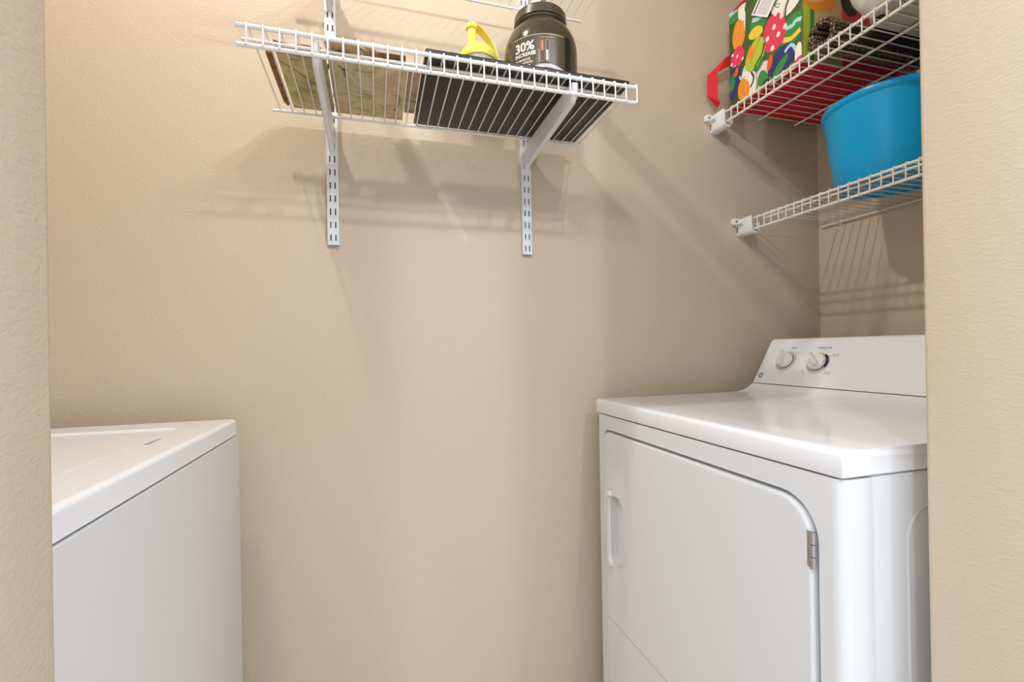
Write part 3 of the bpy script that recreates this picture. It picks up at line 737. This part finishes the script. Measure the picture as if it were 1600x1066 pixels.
# woven roll
M['woven'] = mat('dark_woven_cane', srgb(120, 98, 74), .5)
def weave(m, sc=1.0):
    nt = m.node_tree; b = nt.nodes['Principled BSDF']
    tc = nt.nodes.new('ShaderNodeTexCoord'); mp = nt.nodes.new('ShaderNodeMapping'); mp.inputs['Scale'].default_value = (125*sc, 125*sc, 125*sc)
    v = nt.nodes.new('ShaderNodeTexVoronoi'); v.inputs['Scale'].default_value = 1.0; v.inputs['Randomness'].default_value = .25
    cr = nt.nodes.new('ShaderNodeValToRGB'); e = cr.color_ramp.elements
    e[0].position = .28; e[0].color = srgb(176, 152, 118); e[1].position = .55; e[1].color = srgb(52, 38, 26)
    nt.links.new(tc.outputs['Object'], mp.inputs[0]); nt.links.new(mp.outputs[0], v.inputs['Vector']); nt.links.new(v.outputs['Distance'], cr.inputs['Fac'])
    nt.links.new(cr.outputs['Color'], b.inputs['Base Color'])
    bu = nt.nodes.new('ShaderNodeBump'); bu.invert = True; bu.inputs['Strength'].default_value = .8; bu.inputs['Distance'].default_value = .003
    nt.links.new(v.outputs['Distance'], bu.inputs['Height']); nt.links.new(bu.outputs['Normal'], b.inputs['Normal'])
weave(M['woven'])
m = MB(); RC = Vector((1.045, .8595, ZU+.0408)); turns = 2.0; n = 110; r0, r1 = .0195, .0335
A, B, A2, B2 = [], [], [], []
for k in range(n+1):
    a = turns*2*PI*k/n-1.9; r = r0+(r1-r0)*k/n
    for (lst, rr, x_) in ((A, r, 0), (B, r, .335), (A2, r+.0055, 0), (B2, r+.0055, .335)):
        lst.append(RC+Vector((x_+.0015*math.sin(7*a), rr*math.cos(a), rr*math.sin(a))))
m.strip(A, B); m.strip(A2, B2); m.strip(A, A2); m.strip(B, B2); m.poly([A[-1], B[-1], B2[-1], A2[-1]])
tag(obj('woven_roll', m, M['woven']), 'rolled-up dark brown woven mat lying across the upper right shelf', 'mat')
m = MB()
cl = [(.775, .0), (.808, .0), (.813, .006), (.811, .016), (.803, .022), (.79, .024), (.777, .018), (.773, .008)]
m.prism(cl, lambda u, v, w_: (w_, u+.002*math.sin(w_*40), ZU+v), 1.10, 1.40, .006, 3)
M['blackcloth'] = mat('black_cloth', srgb(30, 27, 30), .8, bump=(260, .5, .002, 3))
m3 = obj('black_cloth', m, M['blackcloth'], angle=60); tag(m3, 'folded black cloth on the upper right shelf behind the woven roll', 'cloth')

# white appliance: rounded shell on a grey vented foot
M['shell'] = mat('white_glossy_shell', srgb(238, 234, 226), .25)
M['foot'] = mat('grey_foot_plastic', srgb(196, 190, 180), .5)
ap = thing('kitchen_appliance', 'white rounded appliance with a vented grey underside at the right end of the upper shelf', 'appliance', (1.22, .62, ZU))
ax0, ax1, ay0, ay1 = 1.038, 1.36, .44, .768
m = MB(); rings = []
for k, (q, z_) in enumerate([(-.018, .010), (-.004, .018), (.014, .034), (.030, .06), (.041, .10), (.041, .18), (.014, .25), (-.002, .285), (-.03, .30)]):
    rings.append([(p[0], p[1], ZU+z_) for p in rrect(ax0-q, ay0-q, ax1+q, ay1+q, .055+q, 8)])
for A, B in zip(rings, rings[1:]): m.strip(A, B, True)
m.poly(rings[-1]); m.poly(rings[0][::-1]); obj('shell', m, M['shell'], ap, angle=60)
m = MB(); holes = [rrect(1.09+.05*i, .50+.045*j, 1.125+.05*i, .512+.045*j, .004, 3) for i in range(4) for j in range(4)]
m.holed(rrect(ax0+.004, ay0+.006, ax1-.006, ay1-.004, .045, 8), holes, lambda u, v, w_: (u, v, ZU+.002+w_), .008)
for k in range(3): m.box((ax0+.03+.11*k, ay0+.02, ZU+.0008), (ax0+.034+.11*k, ay1-.02, ZU+.0025))
obj('vented_foot', m, M['foot'], ap, flat=True)
obj('vent_shade_sheet', MB().box((1.08, .49, ZU+.0101), (1.30, .68, ZU+.0115)), M['dark'], ap)  # dark sheet added above the vents, painting the shade within
for (px_, py_) in ((ax0+.03, ay0+.03), (ax1-.03, ay0+.03), (ax0+.03, ay1-.03), (ax1-.03, ay1-.03)):
    obj('rubber_foot', MB().lathe([(.0005, 0), (.009, 0), (.010, .0025), (.0005, .0025)], (px_, py_, ZU), 20), M['dark'], ap)
